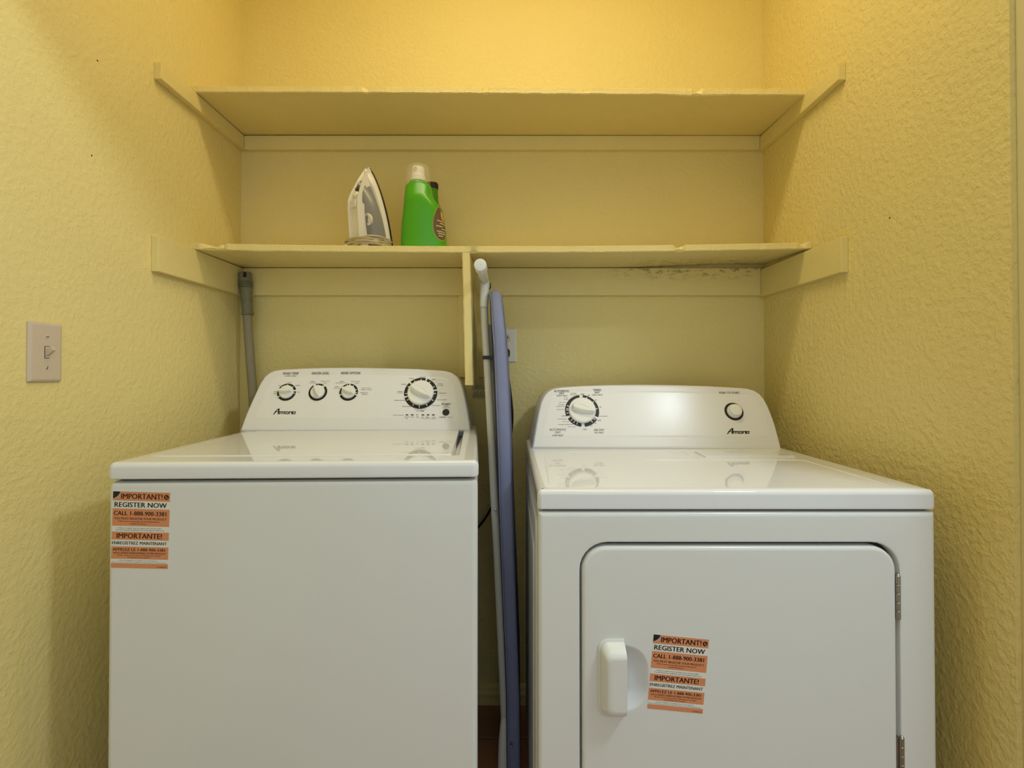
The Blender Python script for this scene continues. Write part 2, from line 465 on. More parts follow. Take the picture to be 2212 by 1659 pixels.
def ring_print(mb, F, a, b, r0, r1, gaps, ticks, h, span=(0, 360)):
    """black annulus broken by gaps (angle, half width in degrees) with light ticks"""
    mb.cur = 0
    n = 120
    for k in range(n):
        t0, t1 = 360 * k / n, 360 * (k + 1) / n
        m = (t0 + t1) / 2
        if any(abs((m - g + 180) % 360 - 180) < w for g, w in gaps): continue
        c = []
        for t in (t0, t1):
            t = math.radians(t)
            c.append((math.cos(t), math.sin(t)))
        mb.add([F(a + r0 * c[0][0], b + r0 * c[0][1], h), F(a + r1 * c[0][0], b + r1 * c[0][1], h),
                F(a + r1 * c[1][0], b + r1 * c[1][1], h), F(a + r0 * c[1][0], b + r0 * c[1][1], h)], [(0, 1, 2, 3)])
    mb.cur = 2
    for g in ticks:
        t = math.radians(g)
        d, p = (math.cos(t), math.sin(t)), (-math.sin(t), math.cos(t))
        e, q0, q1 = .05, r0, r0 + (r1 - r0) * .62
        mb.add([F(a + d[0] * q + p[0] * e * s, b + d[1] * q + p[1] * e * s, h + .004) for q, s in ((q0, -1), (q1, -1), (q1, 1), (q0, 1))], [(0, 1, 2, 3)])
    mb.cur = 0
def make_knob(parent, F, a, b, R, hgt, ang, overhang=0.0, name='knob'):
    mb = MB()
    mb.lathe(F, [(R * 1.02, .0), (R * 1.02, hgt * .28), (R * .97, hgt * .36), (R * .9, hgt * .42)], 36, a, b)
    k = mb.build(name, M['knob'], parent)
    t = math.radians(ang)
    ux, uy = math.cos(t), math.sin(t)
    def L(x, y): return (a + x * ux - y * uy, b + x * uy + y * ux)
    bl = -(R * .80 + overhang)
    out = [(bl, -.10 * R), (bl * .92, -.26 * R), (-.35 * R, -.36 * R), (.1 * R, -.32 * R), (.55 * R, -.18 * R), (.93 * R, -.03 * R),
           (.93 * R, .03 * R), (.55 * R, .18 * R), (.1 * R, .32 * R), (-.35 * R, .36 * R), (bl * .92, .26 * R), (bl, .10 * R)]
    def lev(sy, sx, h): return [F(*L(x * sx, y * sy), h) for x, y in out]
    g = MB()
    g.loft([lev(1, 1, hgt * .38), lev(.9, .99, hgt * .75), lev(.45, .93, hgt), lev(.2, .88, hgt * 1.03)])
    g.build('grip', M['knob'], k, sharp=30)
    return k
def make_sticker(parent, F, tl, tr, bl, h):
    """printed registration sticker; tl, tr, bl are photo corners on the face F"""
    A = Vector(F.px(*tl)); ex = (Vector(F.px(*tr)) - A) / 970.0
    ey = (Vector(F.px(*bl)) - A) / 1300.0
    Fs = Frame(F(A.x, A.y), F(A.x + ex.x, A.y + ex.y) - F(A.x, A.y), F(A.x - ey.x, A.y - ey.y) - F(A.x, A.y), F.w)   # v up
    mb = MB()
    mb.poly(Fs, rr(0, 970, -1300, 0, 14, 3), [(0, -.02), (0, h)])
    mb.cur = 1
    for y0, y1 in ((0, 155), (290, 585), (685, 820), (935, 1145), (1220, 1300)):
        mb.add([Fs(0, -y0, h + .004), Fs(970, -y0, h + .004), Fs(970, -y1, h + .004), Fs(0, -y1, h + .004)], [(0, 3, 2, 1)])
    hh = h + .008
    mb.cur = 3          # dark turned-up corner with its grey curl
    mb.add([Fs(x, -y, hh) for x, y in ((0, 0), (118, 0), (118, 20), (100, 62), (62, 95), (20, 115), (0, 118))], [(0, 1, 2, 3, 4, 5, 6)])
    mb.cur = 5
    mb.add([Fs(x, -y, hh + .002) for x, y in ((118, 18), (122, 60), (100, 100), (62, 120), (18, 116), (62, 92), (98, 58))], [(0, 1, 2, 3, 4, 5, 6)])
    mb.cur = 2          # telephone disc
    n = 20
    mb.add([Fs(908 + 44 * math.cos(2 * math.pi * k / n), -80 + 44 * math.sin(2 * math.pi * k / n), hh) for k in range(n)], [tuple(range(n))])
    mb.cur = 1
    hs = [(890, 62), (900, 54), (906, 66), (900, 76), (914, 92), (926, 86), (936, 94), (926, 104), (908, 100), (892, 80)]
    mb.add([Fs(x, -y, hh + .003) for x, y in hs], [tuple(range(len(hs)))])
    for s, cx, cy, w, t, slot, bold in STICKER_TEXT:
        mb.cur = slot
        put_text(mb, Fs, s, bold, cx - w / 2, cx + w / 2, -cy - t / 2, -cy + t / 2, hh)
    mb.flat_print = True
    o = mb.build('sticker', [M['sticker_white'], M['sticker_orange'], M['sticker_text'], M['black'], M['sticker_grey'], M['sticker_fold']], parent, smooth=False)
    return o

# ================================================================== THE SETTING
XL, XR, YB, ZC = -36.0, 33.75, 66.0, 108.0
YR = 33.3                                    # where the right closet wall turns towards the hall
XH, YH = 100.0, -72.0
def wall_box(name, x0, x1, y0, y1, z0, z1, m):
    mb = MB(); mb.base = Vector(((x0 + x1) / 2, (y0 + y1) / 2, z0))
    mb.box(WORLD, x0, x1, y0, y1, z0, z1)
    return struct(mb.build(name, m, smooth=False))
wall_box('wall_back', XL - 4, XR, YB, YB + 4, -1, ZC, M['wall'])
wall_box('wall_left', XL - 4, XL, YH - 4, YB, -1, ZC, M['wall'])
wall_box('wall_right', XR, XR + 4.5, YR + .01, YB + 4, -1, ZC, M['wall_rough'])
wall_box('wall_front_right', XR + .4, XH, YR - 4.5, YR, -1, ZC, M['hall_yellow'])
wall_box('wall_front_header', XL, XR + .4, YR - 4.5, YR, 76.8, ZC, M['smooth_paint'])
wall_box('wall_hall_right', XH, XH + 4, YH - 4, YR, -1, ZC, M['hall'])
wall_box('ceiling', XL - 4, XH + 4, YH - 4, YB + 4, ZC, ZC + 4, M['ceiling'])
fl = MB(); fl.base = Vector((0, 0, -2)); fl.box(WORLD, XL - 4, XH + 4, YH - 4, YB + 4, -2, -.32)
floor = struct(fl.build('floor', M['grout'], smooth=False))
# tiles: one joint runs at the depth where the photo shows it
TS, GJ = 12.0, .22
TY0, TX0 = 59.7, -6.6
t_me = None
BASE[floor.name] = Vector((0, 0, -2))
for iy in range(-10, 2):
    for ix in range(-4, 9):
        x0, y0 = TX0 + ix * TS, TY0 + iy * TS
        x1, y1 = min(x0 + TS - GJ, XH), min(y0 + TS - GJ, YB)
        x0, y0 = max(x0, XL), max(y0, YH)
        if x1 - x0 < .5 or y1 - y0 < .5: continue
        if (x0 > XR and y1 > YR - 4.5): y1 = min(y1, YR - 4.5)
        if y1 - y0 < .5: continue
        full = abs(x1 - x0 - TS + GJ) < .01 and abs(y1 - y0 - TS + GJ) < .01
        if full and t_me:
            o = bpy.data.objects.new('tile', t_me); C.objects.link(o); o.parent = floor
            o.location = Vector((x0, y0, 0)) * I
            continue
        mb = MB()
        ox, oy = (x0, y0) if full else (0, 0)
        mb.poly(WORLD, [(x0 - ox, y0 - oy), (x1 - ox, y0 - oy), (x1 - ox, y1 - oy), (x0 - ox, y1 - oy)], [(0, -.36), (0, -.06), (.06, 0)])
        mb.v = [p + Vector((0, 0, 0)) for p in mb.v]
        o = mb.build('tile', M['tile'], floor, smooth=False)
        o.location = Vector((ox, oy, 0)) * I
        if full and not t_me: t_me = o.data
def baseboard(name, F, length):
    mb = MB(); mb.base = F.o
    prof = [(0, 0), (.55, 0), (.55, 1.1), (.62, 1.2), (.62, 1.5), (.5, 1.65), (.42, 2.0), (.42, 2.2), (.3, 2.42), (0, 2.5)]
    mb.loft([[F(l, d, z) for d, z in prof] for l in (0, length)])
    return struct(mb.build(name, M['smooth_paint'], sharp=25))
baseboard('baseboard_back', Frame((XL, YB, 0), (1, 0, 0), (0, -1, 0), (0, 0, 1)), XR - XL)
baseboard('baseboard_left', Frame((XL, -40, 0), (0, 1, 0), (1, 0, 0), (0, 0, 1)), YB - .7 + 40)
baseboard('baseboard_right', Frame((XR, YR, 0), (0, 1, 0), (-1, 0, 0), (0, 0, 1)), YB - .7 - YR)

# ================================================================== SHELVES
def board(mb, x0, x1, yf, yb, zu, th, sag, lift, chips, seed, nx=400):
    """shelf plank, grid section along x, with a knocked-about front edge"""
    rnd = random.Random(seed)
    loops = []
    def wobble():
        a = [rnd.uniform(-1, 1) for _ in range(nx + 2)]
        b = [rnd.uniform(-1, 1) for _ in range(nx // 6 + 3)]
        return [a[k] * .45 + (b[k // 6] * (1 - k % 6 / 6) + b[k // 6 + 1] * (k % 6 / 6)) * .7 for k in range(nx + 1)]
    w1, w2 = wobble(), wobble()
    for k in range(nx + 1):
        x = x0 + (x1 - x0) * k / nx
        s = -sag(x); lf = lift(x)
        j1, j2 = w1[k] * .05, w2[k] * .05
        ct = cb = 0.0
        for cx, cw, top, bot in chips:
            q = max(0.0, 1 - abs(x - cx) / cw)
            ct += top * q * 1.5; cb += bot * q * 1.3
        z = zu + s
        yF = yf + j1
        L = [(x, yb, z + lf), (x, (yf + yb) / 2, z + lf * .5), (x, yF + .10 + max(cb, 0), z + .0 + j2 * .4 - max(-cb, 0)), (x, yF - .02 + max(0, cb) * .6, z + .08 + max(0, cb) * .5 + j2 - max(-cb, 0) * .6),
             (x, yF + j2 * .5 + (ct + cb) * .3, z + th * .5), (x, yF + ct * .8, z + th - .08 - ct * .7 + j2 * .5), (x, yF + .10 + ct, z + th - ct * .3), (x, (yf + yb) / 2, z + th + lf * .5), (x, yb, z + th + lf)]
        loops.append(L)
    mb.loft(loops)
def cleat_side(F, z0, z1, y0, y1):
    mb = MB(); mb.box(F, 0, .75, y0, y1, z0, z1, .07); return mb
FLW = Frame((XL, 0, 0), (1, 0, 0), (0, 1, 0), (0, 0, 1))
FRW = Frame((XR, 0, 0), (-1, 0, 0), (0, 1, 0), (0, 0, 1))
YS = 55.3
def smooth(a, b, x):
    t = min(1, max(0, (x - a) / (b - a))); return t * t * (3 - 2 * t)
# upper shelf
us = thing('wall_shelf', 'upper yellow painted plank shelf on thin wall battens', 'shelf', (0, YS, 75.0))
mb = MB()
mb2 = [(XP(790, YS), .5, .3, -.1), (XP(1049, YS), .4, .62, .25), (XP(1267, YS), .4, .42, .2), (XP(1267, YS), .3, 0, -.16), (XP(1508, YS), .55, .4, .42), (XP(1512, YS), 4.0, 0, -.12)]
board(mb, XL + .02, XR - .02, YS, YB - .02, 75.06, .74, lambda x: .30 * smooth(-34, 34, x), lambda x: .22 * smooth(-34, 34, x) + .04, mb2, 3)
mb.build('shelf_board', M['wood_paint'], us, sharp=28)
cleat_side(FLW, 73.25, 74.98, 49.7, YB - .02).build('cleat', M['wood_paint'], us)
cleat_side(FRW, 73.1, 74.85, 49.6, YB - .02).build('cleat', M['wood_paint'], us)
mb = MB(); mb.box(WORLD, XL + .77, XR - .77, YB - .77, YB - .01, 73.15, 74.95, .07); mb.build('cleat', M['wood_paint'], us)
# lower shelf
LZ = 57.45
ls = thing('wall_shelf', 'lower yellow painted plank shelf with hanging divider and mould stains', 'shelf', (0, YS, LZ))
mb = MB()
lchips = [(XP(455, YS), 1.2, .5, .25), (XP(480, YS), .4, .2, .25), (XP(1022, YS), .6, -.05, .35), (XP(1468, YS), .6, .45, .35), (XP(1478, YS), .25, .2, .3), (XP(1735, YS), .5, .3, .1), (XP(560, YS), 2.5, .0, -.06)]
def lsag(x): return .42 * (1 - ((x + 2) / 36.5) ** 2) - .42 if abs(x) > 99 else .42 * max(0, 1 - ((x + 1) / 36) ** 2) ** .8 - .08 * smooth(5, 33, x)
board(mb, XL + .02, XR - .02, YS, YB - .02, LZ, .74, lsag, lambda x: .05 + .42 * max(0, 1 - ((x + 1) / 36) ** 2) ** .8 + .46 * smooth(14, 30, x), lchips, 5)
mb.build('shelf_board', M['stained'], ls, sharp=28)
cleat_side(FLW, 53.75, 57.35, 49.5, YB - .02).build('cleat', M['wood_paint'], ls)
cleat_side(FRW, 53.65, 57.2, 49.4, YB - .02).build('cleat', M['wood_paint'], ls)
mb = MB(); mb.box(WORLD, XL + .77, XR - .77, YB - .77, YB - .01, 53.8, 57.4, .07); mb.build('cleat', M['stained'], ls)
dx0, dx1 = XP(998, YS), XP(1014.5, YS)
bx0, bx1 = XP(1004.5, YS), XP(1022.5, YS)
zb, zt = ZP(832, YS), LZ - .38
mb = MB()
def dsec(z, x0, x1): return [(x0, YS + .1, z), (x0 + .12, YS + .02, z), (x1 - .1, YS + .02, z), (x1, YS + .12, z), (x1, YB - .8, z), (x0, YB - .8, z)]
nz = 24
rd = random.Random(11)
L = []
for k in range(nz + 1):
    t = k / nz
    j = rd.uniform(-.025, .025)
    L.append(dsec(zb + (zt - zb) * t, bx0 + (dx0 - bx0) * t + j, bx1 + (dx1 - bx1) * t + j * .6))
mb.loft(L)
mb.build('divider_board', M['wood_paint'], ls, sharp=30)
mb = MB(); mb.box(WORLD, XP(992, YB), XP(1046, YB), YB - .76, YB - .01, 43.0, 53.78, .06); mb.build('batten', M['wood_paint'], ls)

# ================================================================== WASHER
th = math.radians(1.9)
OL = P(228, 1000, 36.6); WZ = OL.z
uW = Vector((math.cos(th), math.sin(th), 0)); dW = Vector((-math.sin(th), math.cos(th), 0)); kZ = Vector((0, 0, 1))
FT = Frame((OL.x, OL.y, 0), uW, dW, kZ)            # a across, b depth, c up
FF = Frame((OL.x, OL.y, 0), uW, kZ, -dW)           # front face: a across, b up, c towards the hall
WW, WD = 27.45, 25.6
washer = thing('washing_machine', 'white top-load washing machine with three small knobs and one large dial', 'washing machine', FT(WW / 2, WD / 2, 0))
gapz = ZP(1040, 36.6)
TAP = 1.0
def taper(pts): return [(a - TAP * (a / WW) * (b / WD), b) for a, b in pts]
mb = MB()
cab = taper(rr(.06, WW - .06, .12, WD, .45, 5))
mb.poly(FT, cab, [(0, .9), (0, gapz - .5), (.08, gapz - .2), (.4, gapz - .05)])
mb.build('cabinet', M['enamel'], washer)
mb = MB(); mb.poly(FT, taper(rr(.5, WW - .5, .6, WD - .4, .3, 3)), [(0, gapz - .3), (0, gapz + .25)]); mb.build('gap_shade', M['gap'], washer)  # dark slab whose colour paints the shade in the gap below the deck
for (a, b) in ((2, 2.5), (WW - 2.5, 2.5), (2, WD - 3), (WW - 3.4, WD - 3)):
    mb = MB(); mb.lathe(FT, [(.8, 0), (.8, .35), (.4, .4), (.4, 1.0)], 14, a, b, True); mb.build('levelling_foot', M['black_plastic'], washer)
# top deck with the lid opening
lx0, lx1 = FT.px(335, 985)[0], FT.px(985, 985)[0]
def fpt(px, py, z):
    f = Frame((OL.x, OL.y, z), uW, dW, kZ); return f.px(px, py)
lfl, lfr = fpt(334, 985, WZ), fpt(992, 985, WZ)
lx0, lx1, ly0 = lfl[0], lfr[0], (lfl[1] + lfr[1]) / 2
ly1 = 20.3
out = taper(rr(0, WW, 0, WD, .5, 5))
hole = taper(rr(lx0, lx1, ly0, ly1, .45, 5))
mb = MB()
loops = [[FT(a, b, z) for a, b in inset(out, d)] for d, z in ((.28, gapz + .06), (.04, gapz + .16), (0, gapz + .3), (0, WZ - .42), (.06, WZ - .2), (.2, WZ - .05), (.42, WZ))]
loops += [[FT(a, b, z) for a, b in inset(hole, d)] for d, z in ((-.16, WZ), (-.06, WZ - .03), (0, WZ - .12), (0, WZ - .8))]
mb.loft(loops, True, True)
mb.build('top_deck', M['gloss'], washer)
mb = MB()
lid = taper(rr(lx0 + .08, lx1 - .52, ly0 + .10, ly1 - .1, .4, 5))
mb.poly(FT, lid, [(.02, WZ - .75), (0, WZ - .1), (.03, WZ + .0), (.10, WZ + .05), (.2, WZ + .06)])
mb.build('lid', M['gloss'], washer)
mb = MB(); mb.box(FT, lx1 - 1.25, lx1 - .95, ly0 + .6, ly1 - .6, WZ - .79, WZ - .6); mb.build('lid_slot_shade', M['gap'], washer)  # dark strip painting the shade at the bottom of the slot beside the lid
# console
CT, TILT = 19.5, math.radians(24)
def console_frame(F, t, z, tilt):
    u, d = F.u, F.v
    o = F(0, t, z)
    return Frame(o, u, d * math.sin(tilt) + kZ * math.cos(tilt), -d * math.cos(tilt) + kZ * math.sin(tilt))
def console_parts(parent, Fc, outline_px, depth_dir, back, fascia_inset, b_low):
    ol = [Fc.px(x, y) for x, y in outline_px]
    # outline runs up the left side, over the top and down the right: make it counter-clockwise
    ol = ol[::-1]
    dense = ol
    shell = MB()
    lp = []
    for ins, adv in ((.0, None), (.0, 'b'), (0, -.45), (.06, -.2), (.2, -.05), (.42, 0)):
        pts = inset(dense, ins) if ins else dense
        if adv is None or adv == 'b': continue
        lp.append([Fc(a, b, adv) for a, b in pts])
    rear = []
    for a, b in dense:
        p = Fc(a, b, -.45)
        k = back - (p - FTC[0]).dot(depth_dir)
        rear.append(p + depth_dir * max(.3, k))
    shell.loft([rear] + lp)
    body = shell.build('console', M['console'], parent, sharp=30)
    fo = inset(dense, fascia_inset)
    cl_ = []
    for i in range(len(fo)):
        p, q = fo[i], fo[(i + 1) % len(fo)]
        if p[1] >= b_low + .42: cl_.append(p)
        if (p[1] - b_low) * (q[1] - b_low) < 0:
            t = (b_low - p[1]) / (q[1] - p[1])
            x = p[0] + (q[0] - p[0]) * t
            up = q if q[1] > p[1] else p
            s2 = 1 if up[0] > x else -1
            xm = sum(a for a, b in fo) / len(fo)
            sg = 1 if x < xm else -1
            arc = [(x + sg * .03, b_low + .32), (x + sg * .10, b_low + .12), (x + sg * .28, b_low + .02), (x + sg * .5, b_low)]
            cl_ += arc if q[1] < p[1] else arc[::-1]
    cl_ = [p for k, p in enumerate(cl_) if math.hypot(p[0] - cl_[k - 1][0], p[1] - cl_[k - 1][1]) > .05]
    fm = MB(); fm.poly(Fc, cl_, [(0, -.01), (.0, .004), (.22, .045)])
    fm.build('fascia', M['fascia'], body)
    return body
WC = console_frame(Frame(OL - kZ * OL.z, uW, dW, kZ), CT, WZ + .02, TILT)
FTC = [Vector((OL.x, OL.y, 0))]
W_OUT = [(516, 932), (521, 917), (530, 893), (541, 868), (552, 844), (560, 827), (570, 812), (581, 803), (594, 798), (612, 795.5), (650, 793.5), (700, 792), (760, 791.5), (830, 792.5), (900, 794.5),
         (945, 797), (964, 799), (977, 803), (987, 810), (995, 821), (1001, 836), (1006, 856), (1011, 881), (1015, 906), (1018, 932)]
con = console_parts(washer, WC, W_OUT, dW, WD - .1, 1.1, 1.45)
PH = .06
pr = MB(); pr.flat_print = True
for s, cx, cy, w, h, bold, grey in WASHER_TEXT:
    pr.cur = 1 if grey else 0
    a0, _ = WC.px(cx - w / 2, cy); a1, _ = WC.px(cx + w / 2, cy)
    _, b1 = WC.px(cx, cy - h / 2); _, b0 = WC.px(cx, cy + h / 2)
    put_text(pr, WC, s, bold, a0, a1, b0, b1, PH)
small = [(619.5, 847.5, 180 - 4, [(10, 4), (215, 5), (168, 4)], [15, 48, 92, 135, -8], .16), (687, 847.5, 112, [(50, 6), (118, 7)], [62, 98], 0.05),
         (753.5, 847.5, 152, [(88, 4), (-20, 4), (200, 5)], [60, 20, 105, -5], .12)]
for cx, cy, ang, gaps, ticks, oh in small:
    a, b = WC.px(cx, cy)
    rg = MB(); rg.flat_print = True; ring_print(rg, WC, a, b, .82, 1.08, gaps, ticks, PH); rg.build('dial_ring', [M['black'], M['grey_print'], M['knob']], washer, smooth=False)
ba, bb = WC.px(909, 849.5)
rg = MB(); rg.flat_print = True; ring_print(rg, WC, ba, bb, 1.55, 1.96, [(72, 3.5), (12, 3.5), (135, 3.5), (196, 3.5)], [92, 55, 28, -2, -32, -62, -92, -118, -150, -178, 152, 118], PH); rg.build('dial_ring', [M['black'], M['grey_print'], M['knob']], washer, smooth=False)
pr.cur = 0
for x in (879.3, 890.7, 913.6, 924.8, 936.2):
    a, b = WC.px(x, 896.6)
    q = MB(); q.box(WC, a - .15, a + .15, b - .06, b + .06, .03, PH + .012)
    q.build('status_light', M['black_plastic'], washer)
for x0, y0, x1, y1 in ((899, 895.5, 902, 897.6), (902, 897.6, 903.4, 895.6)):
    a, b = WC.px(x0, y0); a2, b2 = WC.px(x1, y1)
    pr.add([WC(a, b - .03, PH), WC(a2, b2 - .03, PH), WC(a2, b2 + .03, PH), WC(a, b + .03, PH)], [(0, 1, 2, 3)])
pr.build('printed_markings', [M['black'], M['grey_print'], M['knob']], washer, smooth=False)['kind'] = 'stuff'
lg = MB(); lg.flat_print = True
strokes(lg, WC, LOGO, lambda x, y: (540 + x / 7.9, 780 + y / 7.9), PH)
lg.build('logo_lettering', M['black'], washer, smooth=False)
for cx, cy, ang, gaps, ticks, oh in small:
    a, b = WC.px(cx, cy)
    t = math.radians(ang + 180)
    make_knob(washer, Frame(WC(0, 0, .045), WC.u, WC.v, WC.w), a, b, .80, .75, ang + 180, oh)
make_knob(washer, Frame(WC(0, 0, .045), WC.u, WC.v, WC.w), ba, bb, 1.5, 1.0, -33, 0.0)
mb = MB(); a, b = WC.px(963.4, 891)
mb.lathe(WC, [(.40, .03), (.40, .12), (.36, .17), (.2, .19)], 24, a, b)
mb.build('start_button', M['black_plastic'], washer)
make_sticker(washer, Frame(FF(0, 0, -.12), uW, kZ, -dW), (245, 1061), (368, 1064.5), (239.5, 1226), .012)

# ================================================================== DRYER
DY = 36.0
dxl, dxr = XP(1160.5, DY), XP(2021, DY)
DZ = ZP(1058, DY)
FD = Frame((dxl, DY, 0), (1, 0, 0), (0, 1, 0), (0, 0, 1))
FDF = Frame((dxl, DY, 0), (1, 0, 0), (0, 0, 1), (0, -1, 0))
DW, DD = dxr - dxl, 27.6
dryer = thing('clothes_dryer', 'white clothes dryer with a single dial and a front door', 'dryer', FD(DW / 2, DD / 2, 0))
dg = ZP(1104.5, DY)
# cabinet: sides, back and a front frame around the door opening
ox0, ox1 = XP(1252, DY) - dxl, XP(1940, DY) - dxl
oz1 = ZP(1172.5, DY); oz0 = oz1 - 21.5
mb = MB()
prof = rr(.05, DW - .05, .0, DD, .12, 3)
mb.poly(FD, rr(.05, DW - .05, 1.2, DD, .12, 3), [(0, .9), (0, dg - .06)])
mb.build('cabinet', M['enamel'], dryer)
mb = MB()
fo = rr(.05, DW - .05, .9, dg - .05, .15, 7)
op = rr(ox0, ox1, oz0, oz1, (1.7, 1.7, 2.0, 2.0), 7)
loops = [[FDF(a, b, c) for a, b in inset(fo, d)] for d, c in ((0, -1.3), (0, -.38), (.04, -.18), (.16, -.05), (.36, 0))]
loops += [[FDF(a, b, c) for a, b in inset(op, d)] for d, c in ((-.16, 0), (-.05, -.05), (0, -.16), (.02, -.8))]
mb.loft(loops, True, True)
mb.build('front_panel', M['enamel'], dryer)
# stamped side panel
mb = MB()
FS = Frame((dxl + .05, DY, 0), (0, 1, 0), (0, 0, 1), (-1, 0, 0))
mb.poly(FS, rr(1.6, DD - 2.2, 2, dg - 1.1, .6, 4), [(0, 0), (.15, .08), (.4, .11), (.9, .04)])
for z0 in (3.5,):
    mb.poly(FS, rr(5.0, DD - 5.5, 5, dg - 4, .6, 4), [(0, .02), (.15, .12), (.35, .15), (.7, .07)])
mb.build('side_panel', M['enamel'], dryer)
for (a, b) in ((2, 3), (DW - 2, 3), (2, DD - 2.5), (DW - 2, DD - 2.5)):
    mb = MB(); mb.lathe(FD, [(.8, 0), (.8, .35), (.4, .4), (.4, 1.0)], 14, a, b, True); mb.build('levelling_foot', M['black_plastic'], dryer)
mb = MB(); mb.box(FD, .4, DW - .4, .5, DD - .3, dg - .3, dg + .2); mb.build('gap_shade', M['gap'], dryer)  # dark filler, shade of the joint under the top panel put into its colour
# top panel
mb = MB()
to = rr(0, DW, 0, DD, (.35, .35, .2, .2), 5)
mb.poly(FD, to, [(.25, dg + .05), (.04, dg + .14), (0, dg + .28), (0, DZ - .42), (.06, DZ - .2), (.2, DZ - .05), (.45, DZ), (.8, DZ)])
mb.build('top_panel', M['gloss'], dryer)
def on_top(px, py): return Frame((0, 0, DZ), (1, 0, 0), (0, 1, 0), (0, 0, 1)).px(px, py)
def ridge(pts, w, h):
    q = [Vector((*on_top(x, y), DZ)) for x, y in pts]
    m = MB()
    loops = []
    for i, p in enumerate(q):
        t = (q[min(i + 1, len(q) - 1)] - q[max(i - 1, 0)]).normalized()
        n = Vector((-t.y, t.x, 0))
        k = 0.25 if i in (0, len(q) - 1) else 1
        loops.append([p + n * w * c + kZ * (hh * k - .02) for c, hh in ((-1, 0), (-.5, h * .8), (0, h), (.5, h * .8), (1, 0))])
    m.loft(loops, True, True)
    return m
ridge([(1440, 976), (1475, 976.5), (1488, 983), (1505, 990), (1520, 993.5), (1600, 993.5), (1700, 993.5), (1738, 994.5), (1775, 1005), (1850, 1027), (1923, 1048)], .3, .09).build('raised_rib', M['gloss'], dryer)
ridge([(1176, 975), (1300, 976), (1440, 977.5)], .25, .06).build('raised_rib', M['gloss'], dryer)
ridge([(1178, 977), (1183, 1010), (1189, 1050)], .2, .07).build('raised_rib', M['gloss'], dryer)
lq = [on_top(x, y) for x, y in ((1524, 988), (1718, 988), (1697, 978), (1500, 977))]
mb = MB(); mb.poly(Frame((0, 0, DZ), (1, 0, 0), (0, 1, 0), (0, 0, 1)), lq, [(0, -.02), (0, .10), (.12, .16), (.35, .16), (.5, .1)])
mb.build('lint_screen_cover', M['gloss'], dryer)
# console
DC = console_frame(Frame((dxl, DY, 0), (1, 0, 0), (0, 1, 0), (0, 0, 1)), 19.3, DZ + .02, math.radians(25.5))
FTC = [Vector((dxl, DY, 0))]
D_OUT = [(1148.5, 968), (1152, 945), (1157, 915), (1162, 888), (1167, 868), (1173, 855), (1182, 845), (1195, 838), (1213, 834.5), (1260, 831.5), (1320, 829.5), (1390, 828.8), (1460, 829.5), (1530, 831.5), (1585, 834.5),
         (1613, 836.5), (1630, 841), (1643, 849), (1652, 860), (1660, 874), (1668, 893), (1676, 915), (1683, 940), (1688, 960), (1690.5, 973)]
console_parts(dryer, DC, D_OUT, Vector((0, 1, 0)), DD - .1, .95, 1.35)
pr = MB(); pr.flat_print = True
for s, cx, cy, w, h, bold, grey in DRYER_TEXT:
    pr.cur = 1 if grey else 0
    a0, _ = DC.px(cx - w / 2, cy); a1, _ = DC.px(cx + w / 2, cy)
    _, b1 = DC.px(cx, cy - h / 2); _, b0 = DC.px(cx, cy + h / 2)
    put_text(pr, DC, s, bold, a0, a1, b0, b1, PH)
da, db = DC.px(1257.2, 887.5)
rg = MB(); rg.flat_print = True; ring_print(rg, DC, da, db, 1.56, 1.96, [(90, 5), (-28, 5), (-90, 6), (206, 5)], [68, 38, 8, 190, 172, 160, 222, 234, 247, -38, -52, 178], PH); rg.build('dial_ring', [M['black'], M['grey_print'], M['knob']], dryer, smooth=False)
sa, sb = DC.px(1585, 889.3)
rg = MB(); rg.flat_print = True; ring_print(rg, DC, sa, sb, .82, 1.08, [], [], PH); rg.build('button_ring', M['black'], dryer, smooth=False)
pr.build('printed_markings', [M['black'], M['grey_print'], M['knob']], dryer, smooth=False)['kind'] = 'stuff'
lg = MB(); lg.flat_print = True
strokes(lg, DC, LOGO, lambda x, y: (540 + 979.3 + x / 7.9, 780 + 42.3 + y / 7.9), PH)
lg.build('logo_lettering', M['black'], dryer, smooth=False)
make_knob(dryer, Frame(DC(0, 0, .045), DC.u, DC.v, DC.w), da, db, 1.52, 1.0, -17, 0.0)
mb = MB(); mb.lathe(DC, [(.82, .03), (.82, .3), (.78, .36), (.70, .38), (.70, .62), (.66, .70), (.5, .74), (.25, .76)], 30, sa, sb)
mb.build('start_button', M['knob'], dryer)
# door
mb = MB()
px0, px1 = XP(1256.5, DY) - dxl, XP(1931, DY) - dxl
pz1 = ZP(1180, DY); pz0 = oz0 + .2
dol = rr(px0, px1, pz0, pz1, (1.5, 1.5, 1.75, 1.75), 9)
# finger recess: D shape to the right of the handle
hx0, hx1 = XP(1300, DY) - dxl, XP(1397, DY) - dxl
hz0, hz1 = ZP(1532, DY), ZP(1394, DY)
hole = rr(hx0, hx1, hz0, hz1, (.5, 1.7, 1.7, .5), 9)
loops = [[FDF(a, b, c) for a, b in inset(dol, d)] for d, c in ((.0, -.7), (0, -.16), (.03, -.03), (.12, .06), (.3, .1))]
loops += [[FDF(a, b, c) for a, b in inset(hole, d)] for d, c in ((-.12, .1), (0, .07), (.12, -.02), (.35, -.22), (.75, -.40), (1.1, -.46))]
mb.loft(loops, True, True)
door = mb.build('door', M['enamel'], dryer)
